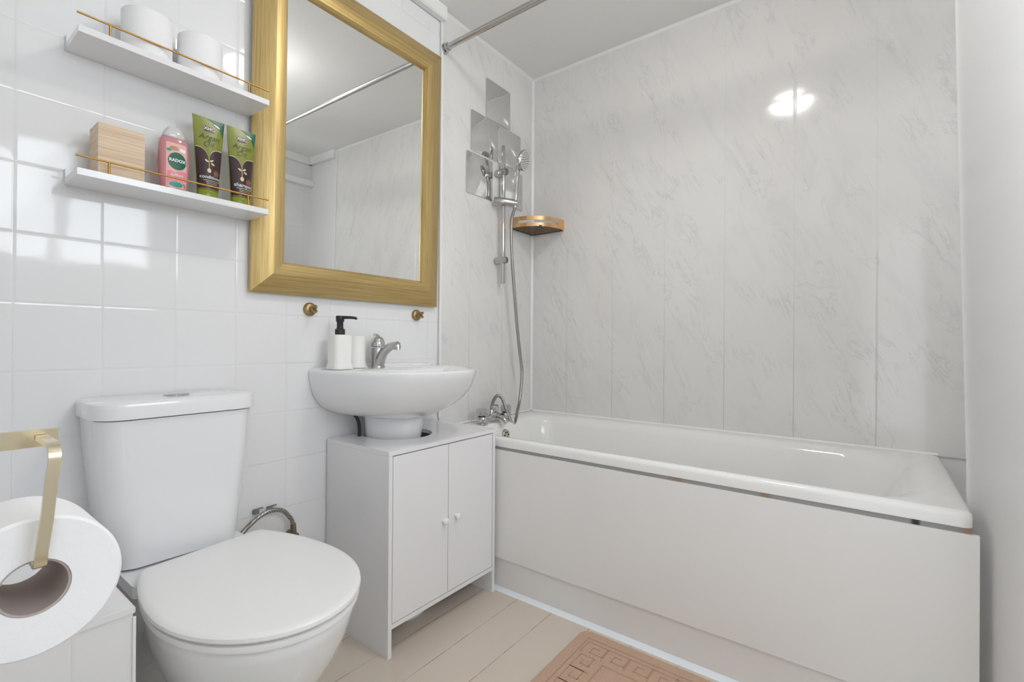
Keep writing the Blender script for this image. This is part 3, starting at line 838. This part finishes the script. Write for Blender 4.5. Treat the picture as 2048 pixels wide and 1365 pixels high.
loft(bm, [bowl(.74, .60, 0), bowl(.74, .60, .02), bowl(.68, .52, .06), bowl(.66, .50, .13), bowl(.75, .61, .20), bowl(.84, .76, .265), bowl(.915, .88, .32), bowl(.96, .945, .365), bowl(.982, .975, .398), bowl(.992, .985, .415), bowl(.985, .98, .424)])
part('toilet_pan', bm, M['ceramic'], to)
bm = bmesh.new()
loft(bm, [rr_ring(.02, .26, LC-.166, LC+.110, (.01, .02, .02, .01), z, 5) for z in (.412, .438)])
part('pan_shelf', bm, M['ceramic'], to, bevel=.003)
bm = bmesh.new(); cyl(bm, (.001, LC-.02, .19), (.235, LC-.02, .19), .058, n=32, prof=[(0, .06), (.5, .06), (.52, .068), (.8, .068), (.82, .055), (1, .055)])
part('soil_pipe', bm, M['plastic_white'], to)
# braided toilet supply hose and its valve
bh = thing('cistern_supply_hose', 'braided steel water hose arching beside the toilet lid to a small valve', 'hose', (.03, -1.38, .36))
bm = bmesh.new(); tube(bm, spline([(.035, -1.565, .37), (.03, -1.53, .400), (.03, -1.485, .433), (.03, -1.447, .444), (.03, -1.408, .434), (.03, -1.380, .400), (.03, -1.374, .380)], 14), .0068, 12)
part('braided_hose', bm, M['braid'], bh)
bm = bmesh.new(); cyl(bm, (.03, -1.373, .384), (.03, -1.371, .352), .01, n=6, prof=[(0, .008), (.1, .0095), (1, .0105)])
cyl(bm, (.0005, -1.371, .345), (.045, -1.371, .345), .011, n=20)
part('isolating_valve', bm, M['tarnish'], bh)
for y, z, w_ in ((-1.478, .447, 'left'), (-1.436, .445, 'right')):
    bm = bmesh.new(); box(bm, .0005, .012, y-.009, y+.007, z-.008, z+.003); box(bm, .0005, .006, y-.008, y+.022, z+.003, z+.006)
    tag(part('pipe_clip', bm, M['grey_plastic'], origin=(.0005, y, z), bevel=.0012), 'small grey pipe clip on the tiles above the braided hose, the %s one' % w_, 'pipe clip', 'grey clips behind the toilet hose')

# ================================================================== MIRROR
MY0, MY1, MZ0, MZ1 = -1.508, -.735, 1.122, 2.192
mi = thing('wall_mirror', 'large rectangular wall mirror in a brushed gold frame', 'mirror', (.004, MY0, MZ0))
lean = math.tan(math.radians(.9))
def mpt(ins, h, c):
    y = (MY0+ins, MY1-ins)[c in (1, 2)]; z = (MZ0+ins, MZ1-ins)[c in (2, 3)]
    return Vector((.006+h+(z-MZ0)*lean, y, z))
prof = [(.004, 0), (.0, .004), (.0, .014), (.003, .016), (.056, .037), (.060, .0375), (.088, .032), (.091, .0315), (.099, .021), (.100, .017), (.100, .010)]
for c in range(4):
    bm = bmesh.new(); c2 = (c+1) % 4
    N = 1
    loft(bm, [[mpt(i, h, c) for i, h in prof], [mpt(i, h, c2) for i, h in prof]])
    part('frame_rail', bm, M['gold_frame'], mi)
bm = bmesh.new()
v = [bm.verts.new(mpt(.098, .0145, c)) for c in range(4)]; w_ = [bm.verts.new(mpt(.098, .0105, c)) for c in range(4)]
bm.faces.new(v); bm.faces.new(w_[::-1])
for i in range(4): bm.faces.new((v[i], w_[i], w_[(i+1) % 4], v[(i+1) % 4]))
part('mirror_glass', bm, M['mirror'], mi, smooth=False)

# ================================================================== HOOKS
for y, z, lab in ((-1.306, 1.079, 'round brass robe hook below the left corner of the gold mirror'), (-.836, 1.082, 'round brass robe hook below the right corner of the gold mirror')):
    hk = thing('robe_hook', lab, 'hook', (0.001, y, z), 'brass hooks under the mirror')
    bm = bmesh.new(); cyl(bm, (.0005, y, z), (.014, y, z), .02, n=36, prof=[(0, .0225), (.4, .0225), (.75, .020), (1, .014)])
    part('hook_plate', bm, M['brass'], hk)
    bm = bmesh.new()
    cyl(bm, (.0125, y, z), (.030, y, z), .0095, n=24)
    cyl(bm, (.028, y, z+.0060), (.046, y, z+.0085), .008, n=20, prof=[(0, .0055), (.7, .006), (1, .0035)])
    cyl(bm, (.028, y, z-.0060), (.046, y, z-.0085), .008, n=20, prof=[(0, .0055), (.7, .006), (1, .0035)])
    part('hook_peg', bm, M['brass'], hk)

# ================================================================== SHELVES
for zu, lab in ((1.652, 'upper white picture ledge shelf with a thin gold rail, holding two toilet rolls'), (1.3365, 'lower white picture ledge shelf with a thin gold rail, holding toiletries and a wooden box')):
    sh = thing('wall_shelf', lab, 'shelf', (0.001, -1.715, zu), 'white wall shelves with gold rails')
    part('shelf_board', B((.001, .125, -1.921, -1.505, zu, zu+.015), (.001, .011, -1.921, -1.505, zu+.015, zu+.036)), M['laminate'], sh, bevel=.0012)
    bm = bmesh.new(); cyl(bm, (.119, -1.923, zu+.0435), (.119, -1.503, zu+.0435), .0022, n=12)
    rl = part('guard_rail', bm, M['gold_wire'], sh)
    for y in (-1.865, -1.559):
        bm = bmesh.new(); cyl(bm, (.119, y, zu+.0148), (.119, y, zu+.042), .0024, n=12); part('rail_post', bm, M['gold_wire'], sh)
zs1, zs2 = 1.667+.0004, 1.3515+.0004
def paper_roll(c, h, ro, ri, axis='z'):
    return lathe(c, [(ri, h*.999), (ri, 0.001), (ri+.001, 0), (ro-.002, 0), (ro, .002), (ro, h-.002), (ro-.002, h), (ri+.001, h), (ri, h*.999)], 64, axis, False, False)
def roll_thing(c, h, ro, ri, axis, lab, grp=None):
    r = thing('toilet_roll', lab, 'toilet roll', c, grp)
    part('tissue', paper_roll(c, h, ro, ri, axis), M['paper'], r)
    part('cardboard_core', lathe(c, [(ri-.0002, .0015), (ri-.0002, h-.0015), (ri-.0016, h-.0015), (ri-.0016, .0015), (ri-.0002, .0015)], 48, axis, False, False), M['core'], r)
    return r
roll_thing((.0645, -1.780, zs1), .112, .0520, .021, 'z', 'white toilet roll standing on the upper shelf, nearer its left end', 'toilet rolls on the upper shelf')
roll_thing((.0645, -1.6615, zs1), .112, .0510, .021, 'z', 'white toilet roll standing on the upper shelf, nearer the gold mirror', 'toilet rolls on the upper shelf')

# wooden box
bm = B(.026, .101, -1.881, -1.793, zs2, zs2+.121)
wbx = thing('wooden_box', 'plain light bamboo box at the left end of the lower shelf', 'box', (.06, -1.837, zs2))
part('box_body', B(.026, .101, -1.881, -1.793, zs2, zs2+.112), M['bamboo'], wbx, bevel=.001)
part('box_lid', B(.026, .101, -1.881, -1.793, zs2+.1123, zs2+.1215), M['bamboo'], wbx, bevel=.001)

# shower gel
gy, gx = -1.7225, .066
def gw_(b): return .0285+.0065*math.sin(PI*min(1, max(0, (b-.01)/.15)))-.002*max(0, (b-.13)/.02)
def gd_(b): return .017+.002*math.sin(PI*min(1, b/.14))
def Sg(a, b, off=0):
    w, d = gw_(b), gd_(b); t = max(-.999, min(.999, a/w))
    return Vector((gx+(d)*(1-abs(t)**2.6)**(1/2.6)+off, gy+a, zs2+b))
def gring(b, k=1.0):
    out = []
    for i in range(48):
        a = 2*PI*i/48; c, s = math.cos(a), math.sin(a)
        out.append(Vector((gx+k*gd_(b)*math.copysign(abs(c)**(2/2.6), c), gy+k*gw_(b)*math.copysign(abs(s)**(2/2.6), s), zs2+b)))
    return out
gl = thing('shower_gel_bottle', 'pink shower gel bottle with round dark green badge on the lower shelf', 'bottle', (gx, gy, zs2))
bm = bmesh.new(); loft(bm, [gring(.0, .88), gring(.003, .96)]+[gring(.006+.130*i/14) for i in range(15)]+[gring(.141, .93), gring(.1425, .8)])
part('bottle_body', bm, M['pink'], gl)
bm = bmesh.new(); loft(bm, [gring(.1428, .80), gring(.146, .90), gring(.155, .86), gring(.165, .72), gring(.171, .55)])
part('clear_cap', bm, M['clear_cap'], gl)
lb = decal_poly('front_label', [(a*1., b) for a, b in rect(-.021, .025, .014, .128, 8)], Sg, M['palepink'], gl, .0004)
decal_poly('badge', ell(.003, .082, .0205, .0225), Sg, M['dkgreen'], gl, .0011)
decal_text('badge_lettering', 'RADOX', .0106, .003, .083, Sg, M['print_white'], gl, .0019, bold=.0004, sx=.98)
decal_poly('label_band', [(a, b+.1*(a)) for a, b in rect(-.019, .024, .030, .056, 6)], Sg, M['pinklabel'], gl, .0008)
decal_text('label_lettering', 'uplifted', .0095, .002, .046, Sg, M['print_white'], gl, .0016, bold=.0001)
decal_text('label_lettering', 'feel', .006, -.004, .0545, Sg, M['print_white'], gl, .0016)
decal_poly('label_badge', ell(.001, .022, .015, .007), Sg, M['teal'], gl, .0009)
decal_poly('label_flower', ell(-.004, .114, .010, .006), Sg, simple('flower_print', (.45, .28, .16), .5), gl, .0009)
decal_poly('label_leaf', ell(-.015, .108, .005, .004), Sg, M['teal'], gl, .0010)
decal_poly('label_flash', [(a, b) for a, b in rect(.009, .022, .108, .117, 3)], Sg, M['print_white'], gl, .0010)

# hair tubes
def hair_tube(yc, xc, name, label, word):
    Hh = .226
    tw = lambda b: .0262+(.0400-.0262)*max(0, (b-.03)/(Hh-.03))**1.1
    td = lambda b: .0185*(1-max(0, (b-.03)/(Hh-.03))**1.4)+.0008
    def S(a, b, off=0):
        w, d = tw(b), td(b); t = max(-.999, min(.999, a/w))
        return Vector((xc+d*math.sqrt(1-t*t)+off+b*0.02, yc+a, zs2+b))
    def ring(b, k=1., kw=1.):
        return [Vector((xc+k*td(b)*math.cos(2*PI*i/48)+b*.02, yc+kw*tw(b)*math.sin(2*PI*i/48), zs2+b)) for i in range(48)]
    t = thing(name, label, 'tube', (xc, yc, zs2), 'green hair care tubes on the lower shelf')
    bm = bmesh.new(); loft(bm, [ring(.0271, .9, .9), ring(.029)]+[ring(.03+(Hh-.03)*i/16) for i in range(17)])
    part('tube_body', bm, M['lime'], t)
    bm = bmesh.new(); loft(bm, [ring(0, .93, .95), ring(.002, .98, .99), ring(.025, .98, .99), ring(.027, .95, .97)])
    part('flip_cap', bm, M['limecap'], t)
    # dark lower print with two arched lobes meeting in a dip
    def border(a):
        return .142-.030*math.exp(-abs(a+.003)/.0065)-.0*abs(a)
    bm = bmesh.new(); cols_ = []
    na = 36
    for i in range(na+1):
        f = -.985+1.97*i/na; col = []
        for k in range(9):
            b0 = .031; a_ = f*tw(b0); bt_ = border(f*.030)
            b = b0+(bt_-b0)*k/8
            col.append(bm.verts.new(S(f*tw(b), b, .0004)))
        cols_.append(col)
    for i in range(na):
        for k in range(8): bm.faces.new((cols_[i][k], cols_[i+1][k], cols_[i+1][k+1], cols_[i][k+1]))
    part('dark_print', bm, M['brown'], t)
    bm = bmesh.new(); cols_ = []
    for i in range(na+1):
        f = -.985+1.97*i/na; bt_ = border(f*.030)
        cols_.append([bm.verts.new(S(f*tw(b), b, .0007)) for b in (bt_-.0009, bt_+.0008)])
    for i in range(na): bm.faces.new((cols_[i][0], cols_[i+1][0], cols_[i+1][1], cols_[i][1]))
    part('cream_outline', bm, M['cream'], t)
    # leaf sprig and oil drop
    decal_poly('sprig_stem', rect(-.0036, -.0024, .086, .114, 3), S, M['cream'], t, .0010)
    decal_poly('oil_drop', ell(-.003, .080, .0048, .0062), S, M['cream'], t, .0011)
    for a, b, r in ((.0035, .108, .55), (.006, .099, -.45), (-.0085, .106, 2.5)):
        decal_poly('sprig_leaf', ell(a, b, .0052, .0024, 16, r), S, M['cream'], t, .0011)
    # top corner flash
    decal_poly('corner_flash', [(-.004, .2245), (.010, .218), (.022, .209), (.029, .198), (.034, .182), (.0365, .195), (.0385, .212), (.0392, .2245), (.025, .2245), (.010, .2245)], S, M['dkgreen'], t, .0009)
    decal_poly('flash_leaf', ell(.019, .209, .009, .0025, 16, -.45), S, M['print_white'], t, .0013)
    decal_poly('name_plate', rect(-.013, .012, .188, .203, 4), S, M['brown'], t, .0009)
    decal_text('name_lettering', 'XHC', .0125, -.0005, .1955, S, M['print_white'], t, .0016, bold=.0002)
    decal_text('title_lettering', 'Argan', .0215, -.001, .172, S, M['olive'], t, .0010, shear=.3, sx=.98)
    decal_text('title_lettering', 'Oil', .0200, -.004, .152, S, M['olive'], t, .0010, shear=.3)
    decal_text('side_lettering', 'with', .0060, .0155, .083, S, M['orange'], t, .0010)
    for k, w in enumerate((.016, .014, .012)):
        decal_poly('small_print', rect(.008, .008+w, .077-k*.0042, .0788-k*.0042, 3), S, M['orange'], t, .0010)
    decal_text('product_lettering', word, .0150 if len(word) < 9 else .0125, .003, .062, S, M['print_white'], t, .0011, bold=.0001, sx=.92)
    for k, w in enumerate((.042, .030, .028, .022)):
        decal_poly('small_print', rect(.004-w/2, .004+w/2, .0525-k*.0045, .0536-k*.0045, 4), S, M['cream'] if k else M['print_white'], t, .0010)
    return t
hair_tube(-1.6420, .066, 'conditioner_tube', 'green and brown conditioner tube, the left one of the pair of hair tubes', 'conditioner')
hair_tube(-1.5575, .066, 'shampoo_tube', 'green and brown shampoo tube, next to the gold mirror frame', 'shampoo')

# ================================================================== TOILET ROLL HOLDER
th_ = thing('toilet_roll_holder', 'pale brass toilet roll holder in the left foreground', 'toilet roll holder', (1.01, YF, .89))
bm = bmesh.new(); box(bm, 1.0, 1.004, YF+.001, -2.0935, .8890, .9025)
part('holder_arm', bm, M['pale_brass'], th_, bevel=.0010)
bm = bmesh.new(); box(bm, .975, 1.035, YF+.0005, YF+.008, .868, .922)
part('wall_plate', bm, M['pale_brass'], th_, bevel=.002)
RZ = .805; RY = -2.112
bm = bmesh.new()
xs = 1.0575
pts = [Vector((1.0055, -2.1035, .8965)), Vector((1.030, -2.1035, .8965))]
for k in range(7):
    a = k/6*PI/2; pts.append(Vector((xs-.010+.010*math.sin(a), -2.1036-.0001*k, .8965-.010+.010*math.cos(a))))
pts += [Vector((xs, -2.1055, .875)), Vector((xs, -2.108, .845)), Vector((xs, -2.1105, .8245))]
for k in range(1, 7):
    a = k/6*PI/2; pts.append(Vector((xs-.006+.006*math.cos(a), -2.111, .8190-.006*math.sin(a))))
pts += [Vector((xs-.03, -2.111, .8130)), Vector((.968, -2.111, .8130))]
swept_strip(bm, pts, .0034, .0018, (0, 1, 0)); part('roll_bar', bm, M['pale_brass'], th_, bevel=.0006)
roll_thing((.972, RY, .7950), .073, .0500, .0200, 'x', 'large white toilet roll on the brass holder in the left foreground')

# ================================================================== BATH MAT
bmm = thing('bath_mat', 'peach beige terry bath mat with key pattern on the floor by the bath', 'bath mat', (1.05, -.95, 0))
mx0, mx1, my0, my1 = .742, 1.42, -1.45, -.738
bm = bmesh.new()
loft(bm, [rr_ring(mx0+.002, mx1-.002, my0+.002, my1-.002, .03, .0005, 6), rr_ring(mx0, mx1, my0, my1, .03, .003, 6), rr_ring(mx0+.003, mx1-.003, my0+.003, my1-.003, .03, .0075, 6), rr_ring(mx0+.010, mx1-.010, my0+.010, my1-.010, .025, .0085, 6)])
part('mat_base', bm, M['mat'], bmm)
# carved key pattern: thin sunk-looking darker bands of flat weave between raised pile
bm = bmesh.new(); zt_ = .0086
def seg(x0, y0, x1, y1, w=.0018):
    a, b = min(x0, x1), max(x0, x1); c, d = min(y0, y1), max(y0, y1)
    box(bm, a-w, b+w, c-w, d+w, zt_, zt_+.0006)
for (a0, a1, c0, c1) in ((mx0+.040, mx1-.040, my0+.040, my1-.040), (mx0+.135, mx1-.135, my0+.135, my1-.135)):
    seg(a0, c0, a1, c0); seg(a0, c1, a1, c1); seg(a0, c0, a0, c1); seg(a1, c0, a1, c1)
def key(cx, cy, ang, s=.030):
    P = [(-1.25, -1), (-1.25, 1), (1, 1), (1, -.55), (-.35, -.55), (-.35, .35), (.4, .35)]
    ca, sa = round(math.cos(ang)), round(math.sin(ang))
    Q = [(cx+s*(x*ca-y*sa), cy+s*(x*sa+y*ca)) for x, y in P]
    for (x0, y0), (x1, y1) in zip(Q[:-1], Q[1:]): seg(x0, y0, x1, y1, .0015)
k = mx0+.0875
nx = 7
for i in range(nx+1):
    x = mx0+.0875+(mx1-mx0-.175)*i/nx
    key(x, my1-.0875, 0); key(x, my0+.0875, PI)
for i in range(1, nx+1):
    y = my0+.0875+(my1-my0-.175)*i/(nx+1)
    key(mx0+.0875, y, PI/2); key(mx1-.0875, y, -PI/2)
part('key_pattern', bm, M['mat_low'], bmm, smooth=False)

# ================================================================== CAMERA
cx_, cy_, cz_, yaw, pitch, roll, f = 1.5219474, -2.1793756, .9730242, .6487288, .0022605, .0067483, 957.166
F = Vector((-math.sin(yaw)*math.cos(pitch), math.cos(yaw)*math.cos(pitch), math.sin(pitch)))
R0 = Vector((math.cos(yaw), math.sin(yaw), 0)); U0 = R0.cross(F)
R1 = R0*math.cos(roll)+U0*math.sin(roll); U1 = -R0*math.sin(roll)+U0*math.cos(roll)
cam = bpy.data.cameras.new('camera'); co = bpy.data.objects.new('camera', cam); C.objects.link(co)
mw = Matrix((R1, U1, -F)).transposed().to_4x4(); mw.translation = Vector((cx_, cy_, cz_)); co.matrix_world = mw
cam.sensor_fit = 'HORIZONTAL'; cam.sensor_width = 36; cam.lens = f/2048*36; cam.clip_start = .01
scene.camera = co

# ================================================================== WORLD AND VIEW
w = bpy.data.worlds.new('world'); scene.world = w; w.use_nodes = True
w.node_tree.nodes['Background'].inputs[0].default_value = (.8, .9, 1, 1); w.node_tree.nodes['Background'].inputs[1].default_value = 1.0
vs = scene.view_settings
scene.display_settings.display_device = 'sRGB'
vs.view_transform = 'Standard'; vs.look = 'None'; vs.exposure = 0.16; vs.gamma = 1; vs.use_curve_mapping = False
scene.cycles.max_bounces = 12; scene.cycles.diffuse_bounces = 8; scene.cycles.glossy_bounces = 6
scene.cycles.use_denoising = True
scene.cycles.sample_clamp_indirect = 6
